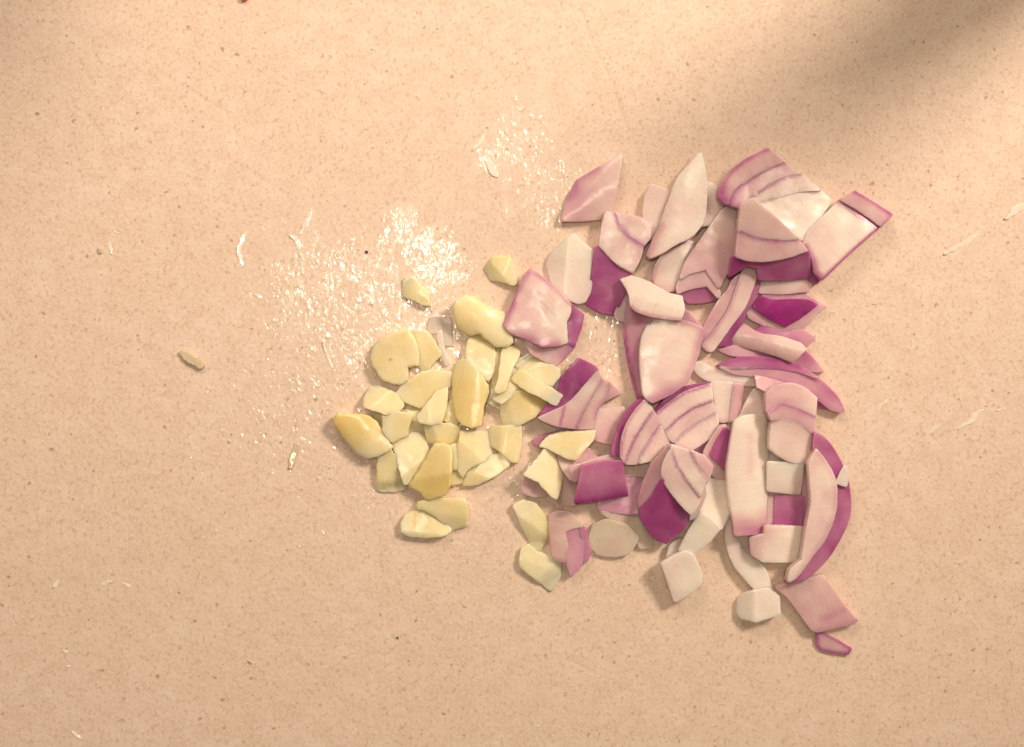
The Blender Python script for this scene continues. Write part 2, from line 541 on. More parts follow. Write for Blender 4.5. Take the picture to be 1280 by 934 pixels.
garlic(0, "small pale garlic chip lying alone above the round garlic end", [(503.7,351),(507.4,347),(516.5,349),(523.7,357),(536.5,367),(535.6,381.9),(527.4,380),(518.3,374.6),(504.6,369)], t=1.8, r=0.3, lump=.1)
garlic(0, "small garlic chip on its own left of the white onion wedge", [(606.7,334.7),(616.4,323),(636.6,320.2),(639.5,330.8),(645.3,355),(642.4,356),(627,351),(614.5,349)], t=1.9, r=0.3)
garlic(1, "round cut garlic end with a tiny dark hole, top left of heap", [(462.8,449),(465.5,438),(472.8,428),(485.5,419),(509,413.7),(516.5,422),(521,436.5),(522.3,455.6),(508.3,458.3),(509,473.8),(502,480),(491,479),(480,475.6),(473.7,469),(471,462),(465.5,457.4)], t=3.2, r=1.2, dome=(60,.8), vein=[([(487.5,449.5),(488.6,450.5)],1.6,1.6)])
garlic(1.5, "flat garlic slice leaning against the round garlic end", [(511,414.6),(534.7,416.4),(540,423.7),(551,442),(545.6,449),(534.7,460),(527.4,463.7),(522,452.8),(520,434.6),(516.5,422)], t=2.4)
garlic(0, "thin see-through garlic membrane scrap above the heap", [(535.6,409),(538.3,398),(563.8,398),(564.7,431),(556.5,431),(551,416.4),(538.3,415.5)], t=.5, kind='clear', r=.2, grad=(535,400,560,430,.12,.02))
garlic(.5, "thin curved pinkish garlic sliver beside the membrane scrap", [(547.4,416.4),(551,414.6),(554.7,434.6),(561,452.8),(558.3,457.4),(552.9,447.4),(549.2,431)], t=1.0, r=.25, kind='onion', grad=(550,415,560,455,.14,.05))
garlic(4, "barrel shaped garlic chunk at the top of the heap beside the big pink onion square", [(567.3,387.3),(570,378.2),(582.8,370),(592.8,371.8),(607.3,381.8),(631,392.8),(634.6,396.4),(630,407.3),(639.2,418.2),(640,427.3),(634.6,431.9),(620,432.8),(612.8,427.3),(600,416.4),(585.5,418.2),(572.8,409),(569,398.2)], t=3.6, r=1.1, dome=(-35,1.4))
garlic(3, "smooth garlic piece just below the barrel shaped garlic chunk", [(583.7,432.8),(586.4,420),(598.2,414.6),(607.3,423.7),(616.4,432.8),(618.3,443.7),(616.4,462),(611,476.5),(600,469),(585.5,454.6),(581.9,447.4)], t=2.6, r=.8)
garlic(5, "bright yellow upright garlic slice in the middle of the heap", [(567.3,462),(572.8,452.8),(580,449.2),(589.1,456.4),(600,469.2),(609.2,482),(610,491),(603.7,505.6),(602,520),(600.5,531),(590,534),(578,530),(571,521),(567.3,502),(565.5,478.3)], t=2.8, r=.6, dome=(85,.8), grad=(585,455,590,530,.35,.7))
garlic(2.2, "narrow garlic stick between two garlic slices at the heap's top", [(618,440),(625.5,432.8),(629,434.6),(627.4,451),(623.7,469),(620,489),(616.4,485.6),(616.4,462)], t=2.2)
garlic(2.4, "slanted garlic strip left of the double garlic bars", [(629,436.4),(642,432.8),(649,440),(645.6,451),(640,458.3),(631,487.4),(623.7,491),(620,489.2),(625.5,462)], t=2.2)
garlic(4, "pale garlic block lying behind the thin garlic bar", [(642,452.8),(652.8,447.4),(665.6,440),(667.4,442),(682,451),(698.3,462.8),(699.2,469.2),(690,482),(674.7,476.5),(656.5,465.6),(647.4,460)], t=2.6, grad=(642,455,700,470,.3,0))
garlic(5, "thin straight garlic bar pointing at the striped purple onion piece", [(638.3,473.7),(649.2,462.8),(656.5,464.6),(678.3,480),(702,494.7),(694.7,505.6),(682,499.2),(656.5,486.5)], t=1.8, r=.3)
garlic(3.2, "rounded garlic wedge under the thin garlic bar", [(624,504),(642,492.8),(656.5,486.5),(682,500),(684,505),(668,521),(648.6,531.8),(629.4,531.8),(625.5,515)], t=3.0, r=.7, grad=(650,525,660,485,.2,.9))
garlic(1.2, "shaded yellow garlic piece under the pale block and thin bar", [(620,487.4),(638.3,458.3),(656.5,469),(652.8,487.4),(627.4,503.8),(616.4,498.3)], t=2.2)
garlic(.8, "tiny peach coloured chip at the end of the thin garlic bar", [(698,474.6),(704.7,475.6),(698.3,491),(689,483.7)], t=1.6, kind='onion', r=.25, grad=(690,475,704,490,.12,.2))
garlic(4, "broad garlic slice overlapping the middle left of the heap", [(493.7,494.7),(502,483.8),(516.5,472.8),(527.4,465.6),(538.3,463.7),(563.8,465.6),(563.8,482),(558.3,485.6),(542,491),(532.8,504.7),(527.4,510),(512.8,505)], t=2.5, r=.6, ridge=[(540,463,532,505,570,480,.18)])
garlic(2, "garlic piece at the heap's left edge above the pointed garlic", [(455,505),(454,498),(461.9,485.6),(469,482),(487.4,490),(495,494),(503,507),(495,517),(484,518),(466,511.6),(454.5,508)], t=2.8, r=.6)
garlic(3, "garlic piece tucked under the broad garlic slice", [(535,504),(545,491),(558,486),(558,500),(556,511.6),(550.3,529),(535,529.9),(523.3,527),(521.4,521),(529,511.6)], t=2.6, r=.6)
garlic(3.5, "pointed yellow garlic chunk at the far left of the heap", [(417.3,529),(421.2,518.3),(440.5,519.3),(459.7,520.2),(469.4,527),(477,538.5),(489.6,559.7),(473.2,569.4),(459.7,573.2),(446.2,567.4),(429,546.2)], t=3.6, r=1.2, dome=(-40,.9), grad=(455,535,470,570,.75,.15))
garlic(2.6, "pale stubby garlic piece right of the pointed garlic chunk", [(479,519.3),(494.4,515.4),(508,517.3),(513.7,521.2),(509,534.7),(508,544),(490.6,552),(484.8,548),(479,538.5)], t=2.6, r=.5, vein=[([(487,519),(487,546)],0,5)])
garlic(1, "low garlic scrap showing between the pointed and the stubby garlic", [(464,509),(482,512),(484,530),(478,538),(466,526)], t=1.8)
garlic(2, "small rectangular garlic piece below the heap's centre", [(531,531.8),(542.6,530.8),(560,530.8),(574.4,534.7),(574.4,555),(558,555.9),(534.9,553),(533,542.4)], t=2.4)
garlic(1.4, "narrow garlic chip left of the bright upright slice", [(563.8,500),(570.5,511.6),(573.4,527),(569.6,531.8),(556,525),(558,507.7)], t=1.8)
garlic(2.8, "pale five sided garlic slice right of the lower left piece", [(490.6,552),(508,546),(519.5,540.5),(529,548),(535,563.6),(531,577),(523.3,590.6),(511.8,604),(506,605),(498.3,581)], t=2.6, grad=(500,560,530,570,.1,.2))
garlic(1.6, "flat garlic slice at the lower left edge of the heap", [(474.2,567.4),(488.6,561.7),(494.4,575),(506,608),(508,610.8),(492.5,614.6),(472.3,613.7),(472.3,588.6)], t=2.2, r=.3)
garlic(4.4, "faceted darker yellow garlic chunk standing above the bottom slices", [(535,571.3),(542.6,555.9),(554,555),(563.8,559.7),(563.8,581),(561.8,608),(554,619.5),(533,627),(525,615.6),(511.8,608.9),(523.3,590.6)], t=3.6, r=.9, grad=(545,565,545,625,.4,.85), ridge=[(519,598,548,592,530,620,.35)])
garlic(1, "thin garlic strip behind the faceted garlic chunk", [(563.8,557.8),(572.4,555.9),(569.6,586.7),(563.8,585)], t=1.6)
garlic(2, "square pale garlic slice right of the small rectangle", [(576.4,539.5),(595,540.5),(611,540.5),(613,556),(627.4,567.4),(610,574.2),(583,586.7),(578.3,596.3),(571.6,586.7),(573.4,560)], t=2.3)
garlic(3, "fan shaped garlic slice at the heap's lower right", [(585,590.6),(606.2,575),(627.4,566.5),(637,577),(635,582.9),(617.8,594.4),(598.5,605),(581,607),(578.3,605)], t=2.2, r=.35)
garlic(3.6, "smooth garlic wedge at the right edge of the heap", [(610,538.5),(619.7,533.7),(635,533),(650.6,532.8),(651.5,550),(646.7,577),(639,577),(629.4,567.4),(615.9,557.8),(610.5,548)], t=3.0, r=.6)
garlic(1, "squarish garlic slice at the very bottom of the heap", [(523,629),(542.6,623.3),(563.8,625),(581,625),(584,635),(583,658),(563.8,663.8),(550,650),(533,638.7),(521,635)], t=2.6, r=.35)
garlic(2, "split pale garlic slice, lowest and leftmost in the heap's bottom pair", [(502,654),(508,644.5),(519.5,638.7),(535,639.7),(546.4,644.5),(558,656),(563.8,663.8),(552.2,669.6),(535,671.5),(511.8,670.5),(503,665.7)], t=2.0, r=.5, vein=[([(519,641),(517,664)],.9,1.8)])
garlic(6, "leaf shaped garlic slice lying across a pink onion piece", [(674.6,557.8),(687,546),(702.6,541.4),(729.6,540.5),(743,539.5),(740,550),(725.7,567.4),(720,574),(710.3,573.2),(695,565.5),(683.3,559.7)], GR, t=2.0, r=.4, dome=(20,.5))
garlic(6.2, "four sided cream garlic piece propped beside the purple onion square", [(655.4,592.5),(668,579),(681.4,561.7),(691,567.4),(702.6,584.8),(701.6,604),(695.8,624.3),(685.2,615.6),(673.7,602),(662,596.3)], GR, t=2.2, r=.4, grad=(660,590,700,600,.05,.25), ridge=[(688,566,699,600,710,590,.3)])
garlic(1, "yellow kite shaped garlic slice below the propped garlic piece", [(642.3,632.5),(654,625.7),(669.7,630.8),(678,642.8),(686,656.5),(683.4,677),(674.8,687.3),(669.7,690),(661,675),(650.8,654.8),(645.7,641)], GR, t=1.8, r=.35, grad=(642,635,675,670,.0,.6))
garlic(.5, "flat garlic slice lowest of the garlic among the onion", [(650.8,696),(652.5,685.6),(661,682),(669.7,690.7),(688.5,697.6),(702,704.4),(700.5,720),(688.5,738.7),(671.4,725),(650.8,708)], GR, t=1.5, r=.3, grad=(655,690,700,720,.35,.2))

garlic(.2, "low garlic scrap glimpsed between the stubby and the rectangular piece", [(498,510),(530,506),(543,528),(532,545),(506,542)], t=1.6)
garlic(.2, "low garlic scrap glimpsed left of the square pale slice", [(556,556),(580,548),(582,602),(564,606)], t=1.4)
garlic(.2, "low garlic scrap glimpsed right of the bright upright slice", [(600,466),(626,482),(626,512),(606,500)], t=1.5)

# ------------------------------------------------------------------ the chopped red onion
GO, GC, GW_ = "loose red onion flakes", "layered red onion chunks", "white onion pieces"
def onion(order, label, pts, group=GO, t=2.6, name="onion_flake", cat="onion piece", **o):
    bend = o.pop('bend', None)
    piece(order, name, cat, group, label, [("onion", pts, o)], t=t, kind=o.pop('kind', 'onion'), bend=bend)
def chunk(order, label, parts, t=4.0, group=GC, name="onion_chunk", bend=None, **shared):
    piece(order, name, "onion piece", group, label, parts, t=t, bend=bend, **shared)

onion(0, "brownish pink kite shaped flake, the topmost left onion piece", [(702.5,275.4),(711,247.4),(722.8,224.3),(745.9,210.8),(776.7,193.9),(772.9,222.4),(767,255),(762.3,264.8),(753.6,272.5),(728.5,274.8)], t=2.2, bend=(35,.8), grad=(715,240,765,240,.42,.2), ridge=[(703,275,774,194,720,215,.25)], e=[(1,3,.55,5)], grain=40)
onion(1, "white wedge left of the two tone purple chunk", [(684.2,330),(690,317),(717,292.7),(726,302),(743,315),(742.6,338.5),(737,365),(731,377),(723,379),(709.8,373),(691,360)], GW_, t=3.0, grad=(690,330,740,340,.02,.10), ridge=[(712,292,706,372,685,330,.5)], r=.45, grain=80)
chunk(1.5, "two tone chunk with pink top and purple skin side", [
 ("layer", [(768,266),(792,270.5),(815.2,277.9),(811.8,297.5),(803.7,308),(788.3,297.5),(774.8,284)], dict(t=.25, e=[(4,6,.7,4)], grain=75)),
 ("layer", [(757,266),(768,266),(774.8,284),(788.3,297.5),(803.7,308),(800,322.6),(791,340),(771,328.4),(749.7,307),(753.6,280)], dict(t=.28, e=[(1,4,.8,3)], grain=75)),
 ("outer_skin", [(744.5,309.6),(749.7,307),(771,328.4),(791,341),(783,346),(777,352),(783,362),(769.5,392.5),(750,388.6),(732,378),(738.7,352)], dict(t=.95, sl=(-100,2.2), dz=-.1, grain=75, e=[(0,3,.72,8)]))], t=4.2)
onion(.5, "pale scrap peeping out right of the two tone chunk's purple side", [(769,393),(778,368),(784,362),(787,372),(783,402),(771,399)], GW_, t=1.8, e=[])
onion(.5, "small pinkish flake behind the tall white wedge's left edge", [(804.6,264.8),(807.5,243.6),(816.2,231.6),(832.6,237.8),(842.2,241.7),(834.5,257),(825,284),(816,300),(809,296),(812,280),(805.6,272.5)], t=2.4, grad=(815,235,815,280,.3,.18))
onion(2.5, "tall white leaf shaped wedge pointing up", [(809.5,318.7),(815,305),(824.9,284),(836.4,253),(850,220.5),(875,191.6),(877.5,191),(880.8,209),(882.7,230),(880.8,264.8),(877,280),(863.4,295.6),(844,305),(828.7,315),(813.3,321.6)], GW_, t=3.2, r=.5, dome=(70,.8), grad=(850,230,825,310,.05,.16), grain=68, e=[(0,2,.4,7)])
onion(.5, "white flake behind the tall leaf shaped wedge's right edge", [(882.7,226),(897,233),(905,250),(903,268),(892,279),(878,282),(876,270)], GW_, t=3.0, grad=(882,240,903,260,.03,.15))
onion(3, "small pale flake with a purple upper rim below the tall wedge", [(816.5,349.5),(819,334),(828.7,318.7),(844,307),(866.3,299),(868.2,309),(857.6,330),(850,345),(842,363),(832,364),(822,357)], t=2.2, bend=(-50,.8), grad=(825,350,860,310,.22,.12), e=[(2,4,.75,2.2),(0,2,.5,2.5)], grain=55)
chunk(4, "large dusky pink chunk with a small purple patch at its foot", [
 ("layer", [(905,262),(914,256),(925,257),(930,270),(928,290),(922,312),(921,324),(910,340),(898,360),(893,352),(886,342),(884,336),(862,342),(850,349),(858,328),(872,306),(887,285)], dict(t=.32, grad=(900,270,870,340,.24,.40), grain=60, lump=.35, ridge=[(903,262,898,330,925,300,.15)])),
 ("layer", [(850,349),(862,342),(884,336),(893,352),(900,366),(899,372.7),(884,356.5),(861.7,361),(848,366),(847,358)], dict(t=.36, dz=-.3, e=[(0,3,.48,3)])),
 ("outer_skin", [(848,366),(861.7,361),(884,356.5),(893,364),(900,372.7),(880,377),(861.7,378)], dict(t=.88, dz=-.6, sl=(-90,.7)))], t=4.2)
chunk(3, "four layered chunk at the top, purple curved outside fading to white", [
 ("layer", [(898.2,246.4),(900.5,235.2),(911.7,217.2),(929.7,201.5),(961.2,185.3),(980.3,201.5),(959,210.5),(936.4,224),(918.5,239.7),(912.8,256.6),(905,253)], dict(t=.36, e=[(0,4,.80,3.0),(10,1,.8,8),(5,8,.5,1.5)])),
 ("layer", [(912.8,256.6),(918.5,239.7),(936.4,224),(959,210.5),(981.4,202),(1000.5,216.8),(977,224),(950,239.7),(934,251),(925,260)], dict(t=.40, dz=-.1, e=[(0,4,.95,3),(6,9,.45,1.5),(9,1,.7,6)])),
 ("layer", [(925,260),(934,251),(950,239.7),(977,224),(1002.8,216.5),(1026.4,236.3),(999.4,238.6),(972.4,246.4),(952,253.5),(941,262)], dict(t=.20, dz=.05, e=[(1,4,.65,2)])),
 ("layer", [(941,262),(952,254.3),(972.4,246.4),(999.4,238.6),(1026.4,236.3),(1042,249.8),(1024,274),(1003.9,300.4),(986,287),(965.7,276)], dict(t=.06, dz=-.12, e=[(1,4,.36,2)], sl=(-60,.6)))], t=4.6, grain=25)
chunk(2.5, "long two layered chunk at the upper right, shiny white flesh with purple rims", [
 ("layer", [(1052.5,249.8),(1069,239.7),(1092,253),(1115.2,268.2),(1101.7,282.4),(1080.3,266.7)], dict(t=.36, e=[(1,3,.85,3),(3,4,.6,2)])),
 ("layer", [(1003.9,298),(1017.4,282.4),(1051,251),(1075.8,266.7),(1100,283),(1062,316),(1028,349),(1019,341),(1015,325),(1006,309.4)], dict(t=.10, e=[(2,4,.85,5.5),(4,6,.85,2.2),(6,9,.75,5)], r=.7, dome=(-40,.6)))], t=5.2, grain=40)
chunk(6, "pink three layered chunk overlapping the top heap, purple skin at its foot", [
 ("layer", [(925.2,257.7),(937.6,250.9),(966,272),(997.1,298.1),(968,300.4),(943.2,297),(922.9,289)], dict(t=.24, grad=(930,260,980,295,.20,.30))),
 ("layer", [(922.9,289.5),(943.2,297.7),(968,301),(997.1,298.8),(1009.5,312.8),(986,320.6),(961.2,325),(938.7,325),(920,320.6)], dict(t=.32, e=[(0,3,.75,2.8)], dz=.0)),
 ("outer_skin", [(917,321),(938.7,325),(961.2,325),(986,319.5),(1012.9,314),(1018,345),(983.6,347.6),(953.3,347.6),(950,334),(936.4,329.6),(915,344)], dict(t=.98, sl=(-90,2.0), dz=-.15, e=[(0,4,.66,4)]))], t=4.4, grain=20)
onion(5.5, "narrow pale bar right above the magenta flake", [(952.2,349.9),(981.4,347.6),(1012.9,348.7),(1014,354.4),(1010.6,363.3),(979,366.7),(948.8,365.6)], GW_, t=2.4, grad=(980,350,980,366,.22,.34), grain=0)
onion(1.8, "dark mauve scrap between the shiny white chunk and the purple skin", [(1008,318),(1017,338),(1026,348),(1021,354),(1012,350),(1006,335)], t=3.0, grad=(1010,320,1020,350,.6,.9))
chunk(8, "long stick with pale top and purple side slanting across the heap", [
 ("layer", [(929,338),(935,334),(945,330),(947.5,342),(941.4,356.5),(931,383),(915,405),(898.7,427.7),(890.5,438.9),(884.4,437.9),(878.3,431.7),(896.6,409.4),(912.9,383),(923,354.4)], dict(t=.22, e=[(9,13,.5,2)])),
 ("outer_skin", [(947,332),(951.6,342),(949.5,360.5),(935.3,391),(921,417.5),(915,430.7),(904.8,431.7),(897,430),(915,405),(931,383),(941.4,356.5),(947.5,342)], dict(t=.85, dz=-.3, sl=(-35,1.6), e=[(7,11,.55,3)])),
 ("inner_layer", [(927,342),(923,354.4),(912.9,383),(896.6,409.4),(879.3,429.7),(877.3,417.5),(890.5,391),(900.7,374),(911,362),(917,350)], dict(t=.40, dz=-.5))], t=4.2, grain=62)
chunk(4, "vivid magenta flake with pale rim below the narrow pale bar", [
 ("rim", [(935,391),(941.4,383.3),(951.6,371.7),(957.7,367.6),(980,366),(1002.4,366.6),(1016.7,373.8),(1034,381.9),(1017.7,395),(1015.7,399.2),(1002.4,410.4),(979,416.5),(957.7,407.3),(937,397)], dict(t=.38, dz=-.6, e=[(3,6,.75,6)])),
 ("outer_skin", [(941.4,383.9),(951.6,371.7),(965.8,375.8),(1006.5,375.8),(1020.8,380.9),(1002.4,395),(982,407.3),(961.8,397)], dict(t=1.05, grad=(950,380,1020,385,1.12,.95), dz=.15, r=.25, rgb=(.30,.010,.19), label="vivid magenta outer skin"))], t=2.6, bend=(0,.5))
onion(2, "purple pointed flake under the magenta one", [(943.4,415.5),(953.6,407.3),(978,417.5),(1002.4,412.4),(1017.7,422.6),(1004.5,435.8),(998.4,432),(974,426),(949.5,420)], t=2.2, grad=(950,412,1015,425,.95,.62), dome=(0,.3))
onion(4.6, "pale pink glossy leaf below the purple pointed flake", [(913,432),(919,421.6),(931,405.3),(949.5,417.5),(974,421.6),(998.4,429.7),(1004.5,436.8),(990.2,452),(969.9,444),(941.4,435.8)], t=2.0, bend=(-15,.9), grad=(930,410,1000,440,.34,.22), grain=-15)
onion(1, "purple pointed tip poking out right of the glossy leaf", [(985,450),(1005.5,437.9),(1018,450),(1028.9,464.3),(1014.7,463.3),(1000.4,460.2)], t=2.0, grad=(1000,440,1010,462,.78,.45))
onion(3.4, "thin mauve strip above the long curved purple sliver", [(898.7,437.9),(921,432.8),(949.5,435.8),(970,444),(990,454),(974,453),(941.4,447),(915,444)], t=1.8, grad=(920,433,980,452,.5,.6))
chunk(6, "long curved purple sliver reaching past the heap's right edge", [
 ("outer_skin", [(898.7,457.2),(915,450),(941.4,447),(974,450),(1000,459),(1022,473),(1000,465),(974,460.5),(941,460.5),(915,461)], dict(t=.78, sl=(-90,-.4), e=[(0,4,.95,3)])),
 ("layer", [(900,459),(915,461),(941,460.5),(974,460.5),(1000,465),(1022,473),(1047.2,496.9),(1055.4,513),(1051.3,515.2),(1039,511),(1014.7,492.8),(990.2,481.6),(961.8,474.5),(943.4,470.4),(917,466.3)], dict(t=.52, e=[(7,12,.72,2.2),(5,7,.7,2)]))], t=2.8, grain=-15, name="onion_sliver")
onion(3, "mauve flake underneath the long curved purple sliver", [(943.4,470.4),(961.8,474.5),(990.2,481.6),(1014.7,492.8),(1039,512),(1026.9,509),(1002.4,498.9),(970,486),(961.8,492),(945.5,483)], t=1.8, grad=(950,475,1030,508,.45,.72))
onion(6.5, "pale curved strip lying across the left end of the purple sliver", [(868,456.2),(874.2,452),(890.5,460.2),(917,467.4),(941.4,470.4),(945.5,481.6),(921,481.6),(896.6,479.6),(876.3,470.4),(868.1,462.3)], GW_, t=2.0, grad=(870,455,940,478,.06,.14), grain=-15)
onion(7, "pale cream bar lying across the top of the big open cup", [(777.3,349.3),(790.5,345.3),(808.8,351.4),(827,361.5),(835.3,366.6),(852.6,370.7),(854.6,387),(850.5,399.2),(821,396),(798.7,390),(789.5,382.9),(785.4,362.6)], GW_, t=2.8, grad=(815,360,812,396,.06,.20), e=[(7,10,.48,2.5)], grain=-20, ridge=[(790,368,854,386,820,400,.45)])
chunk(4, "big cup shaped chunk in the middle with dark mauve left side", [
 ("outer_skin", [(786.4,373.7),(790.5,382.9),(810.9,391),(817,397),(804.8,417.5),(800.7,443.9),(801.7,472.4),(803.7,496.8),(798.7,496.8),(790.5,468.4),(783.4,427.7),(782,405.3)], dict(t=.60, sl=(180,2.4), e=[(7,11,1.0,2.2)])),
 ("layer", [(817,397),(833,398),(849.5,400.2),(878,409.4),(880,415.5),(874,439.9),(859.7,476.5),(841.4,490.8),(815,503),(808.8,498.9),(803.7,492.8),(800.7,443.9),(804.8,417.5)], dict(grad=(815,420,870,470,.08,.26), e=[(3,8,.48,9),(0,3,.42,5)], dome=(70,.7), r=.6, lump=.35)),
 ("inner_layer", [(853.6,385),(866,396),(878,409),(857.7,405.3),(845,400)], dict(t=.50, dz=-.8))], t=4.8, grain=68)
chunk(3, "striped wedge with dark purple back beside the thin garlic bar", [
 ("outer_skin", [(673.5,522.9),(685,507.4),(694,494),(700,484),(702.4,474.7),(712,462),(723.6,448.7),(742.9,458.3),(747.7,464),(733,478.5),(717.8,497.8),(706.2,507.4),(690.8,515)], dict(t=1.0, sl=(135,1.6), dz=-.1)),
 ("layer", [(673.5,522.9),(690.8,515),(706.2,507.4),(717.8,497.8),(747.7,464),(752.5,474.7),(744.8,486.2),(735,503.6),(725.5,522.9),(719.7,535.4),(694.7,531.5)], dict(t=.30, vein=[([(706,508),(700,531)],.75,1.6)], e=[(5,9,.6,1.6)])),
 ("layer", [(719.7,535.4),(725.5,522.9),(735,503.6),(744.8,486.2),(752.5,474.7),(762,478.5),(756.3,495.9),(746.7,513.2),(742.9,524.8),(741,536)], dict(t=.34, dz=-.15, e=[(5,8,.6,1.4)])),
 ("layer", [(762,478.5),(776.6,492),(768,495),(752.5,503.6),(756.3,494)], dict(t=.38, dz=-.3))], t=4.0, grain=60)
onion(1, "pale pink squarish flake right of the striped wedge", [(741,517),(750.6,512.3),(779.5,510.3),(784,524.8),(778,545),(770,556.5),(750.6,551.7),(738,546)], t=2.4, grad=(745,515,765,550,.20,.34), grain=10)
onion(3.2, "thin dark purple sliver beside the leaf shaped garlic slice", [(665.8,551.7),(679.3,545),(704.3,539),(722,540),(694.7,547.9),(675.4,560)], t=1.6, grad=(668,553,715,540,.75,.9))
onion(2, "mauve strip under the striped wedge", [(694.7,532),(720,536),(742,536),(743,543),(717.8,545),(700,541)], t=1.6, grad=(700,535,740,540,.55,.38))
def stack_part(n, pts, **o): return (n, pts, o)
chunk(7, "fan of three layers with a dark purple left edge, centre of the onion", [
 stack_part("outer_skin", [(764.3,569.6),(768.6,552.5),(775.4,531.9),(787.4,511.4),(801,499.4),(806.2,501),(790.8,516.5),(780.5,535.4),(776.3,555.9),(775.4,569.6),(770.3,568.8)], t=1.12, sl=(180,1.2), dz=-.2),
 stack_part("layer", [(776.3,569.6),(777,554),(782.3,533.6),(792.5,516.5),(806.2,500.2),(816.5,513),(808,525),(792.5,549),(782.3,571.3),(780.5,578.2)], t=.20, e=[(5,9,.75,1.3),(0,4,.55,2)]),
 stack_part("layer", [(780.5,579),(792.5,550.8),(809.7,525),(817.4,514.8),(826,531.9),(813,549),(802.8,566),(798.5,579),(789,580)], t=.32, dz=-.12, e=[(0,3,.65,1.5),(4,7,.6,1.2)]),
 stack_part("layer", [(799.5,579),(804.5,564.5),(814.8,549),(826,533.6),(837.9,555),(828.5,567.9),(816.5,574.7)], t=.20, e=[(0,3,.55,1.4)])], t=4.0, grain=58)
chunk(5.5, "curved three layered chunk with a thin dark skin along its top", [
 stack_part("outer_skin", [(818.2,514.8),(835.4,497.7),(855.9,485.7),(886.7,478.8),(876.5,482.3),(855.9,490.8),(835.4,504.5),(821.7,517.5)], t=1.08, sl=(125,.5)),
 stack_part("layer", [(821.7,516.5),(837,503.7),(855.9,490.8),(887.6,480.6),(890.2,500.2),(866.2,509.7),(847.3,523.4),(832,538.8),(825,528.5)], t=.17, e=[(0,3,.75,2),(4,7,.65,1.4)]),
 stack_part("layer", [(832.8,538.8),(847.3,524.2),(866.2,510.5),(890.2,501),(894.4,516.5),(873,528.5),(855.9,540.5),(843.9,554),(837,549)], t=.30, dz=-.12, e=[(0,3,.65,1.5),(4,7,.5,1.2)]),
 stack_part("layer", [(843.9,554),(855.9,541.3),(873,529.4),(895.3,517.4),(897,528.5),(893.6,542.2),(879.9,552.5),(864.5,562.8),(850.8,559)], t=.20, e=[(0,3,.5,1.4)])], t=4.0, grain=35)
onion(2.4, "small mauve flake under the curved three layered chunk", [(867.9,562.8),(878,551),(892,540),(890,556),(880,572)], t=2.4, grad=(870,560,890,545,.55,.6))
chunk(3.6, "pair of upright pink strips below the pale curved strip", [
 stack_part("layer", [(890,478),(914.7,479),(910.8,504.7),(909,525.9),(905,527.8),(897.3,525.9),(895.4,508.5)], t=.17, e=[(3,5,.35,3)]),
 stack_part("layer", [(914.5,480),(929,481),(926,500.8),(924,522),(909.5,528),(911.5,504.7)], t=.32, dz=-.15, e=[(1,3,.62,1.5),(4,6,.5,1.5)])], t=3.0, grain=88)
onion(2.6, "pale triangular piece between the pink strips and the domed stack", [(924.3,522),(935.9,498.9),(943.6,487),(957,483),(959,514.3),(941,522),(930,524)], GW_, t=2.8, grad=(930,515,955,490,.22,.1))
chunk(4.2, "purple triangle with a pale pink frame left of the tall white strip", [
 stack_part("rim", [(899.3,533.6),(906,532),(914.7,541.3),(914,566),(912,606.8),(891.6,593.3),(878,578),(882,562)], t=.30, dz=-.45),
 stack_part("outer_skin", [(888.7,568.3),(896,552),(905,535.5),(914.7,541.3),(914,566.3),(909,589)], t=.90, dz=.1)], t=2.8, grain=60)
chunk(6.4, "diamond chunk with a purple face and three pale stripes", [
 stack_part("outer_skin", [(801,638.5),(814.8,622.2),(827.6,598.2),(835.4,611.9),(849,629),(864.5,643.6),(855.9,661.6),(835.4,682.1),(820,673.6),(804.5,651.3)], t=.95, sl=(-100,2.6), dz=-.1, grad=(830,610,840,680,1.0,.82)),
 stack_part("side", [(837,557),(838.5,566),(828.5,583),(828.5,597),(814.8,622),(801,638),(801,625.6),(809.7,596.5),(818,579.4),(828.5,568)], t=.40, sl=(160,2.4), dz=-.2),
 stack_part("layer", [(838.8,562.3),(845.6,582.8),(859.3,601.6),(874.7,622.2),(871.3,632),(864,643),(849,627.3),(835.4,610.2),(828.5,596.5),(828.5,582.8),(835.4,565.7)], t=.15, e=[(0,3,.6,1.5)]),
 stack_part("layer", [(839.6,557),(861,564),(867.9,579.4),(881.6,598.2),(878.2,608.5),(873.9,620.5),(859.3,601.6),(845.6,582.8),(838.8,564)], t=.20, dz=.05, e=[(5,8,.72,1.5),(1,3,.5,1.5)]),
 stack_part("layer", [(862.8,564),(879.9,570.8),(889.3,582.8),(885.9,596.5),(881.6,605),(880,596.5),(869.6,579.4)], t=.28, dz=-.1, e=[(4,7,.62,1.5)]),
 stack_part("side", [(881.5,606),(883.3,618.8),(873,646),(864.5,651.3),(866,642.7),(874.5,621)], t=.30, dz=-.8, sl=(-30,1.2))], t=5.4, grain=-52)
onion(1.2, "white piece right of the diamond chunk", [(872,620),(879,604),(886.7,598.2),(901,601),(912,606.8),(914,636),(902,660),(892,664),(876,650)], GW_, t=3.2, grad=(890,600,890,650,.02,.07), r=.45)
onion(2.2, "cream piece below the diamond chunk's right corner", [(850,690),(862,664),(876,640),(889,650),(899,660),(884,679),(866,696),(856,692)], GW_, t=2.6, grad=(860,690,880,645,.02,.07), r=.45)
onion(2.8, "white cube like piece at the bottom middle", [(827,704.5),(841,696),(856,689.3),(865.6,692.8),(876,716),(877,728),(868,739.7),(844.5,753.7),(835,725.6)], GW_, t=3.4, grad=(830,700,870,740,.0,.05), r=.4)
onion(.6, "cream scrap between the cube like piece and the diamond chunk", [(834,697),(838,682),(850,674),(864,680),(860,690),(846,698)], GW_, t=2.4, grad=(840,690,860,680,.02,.1))
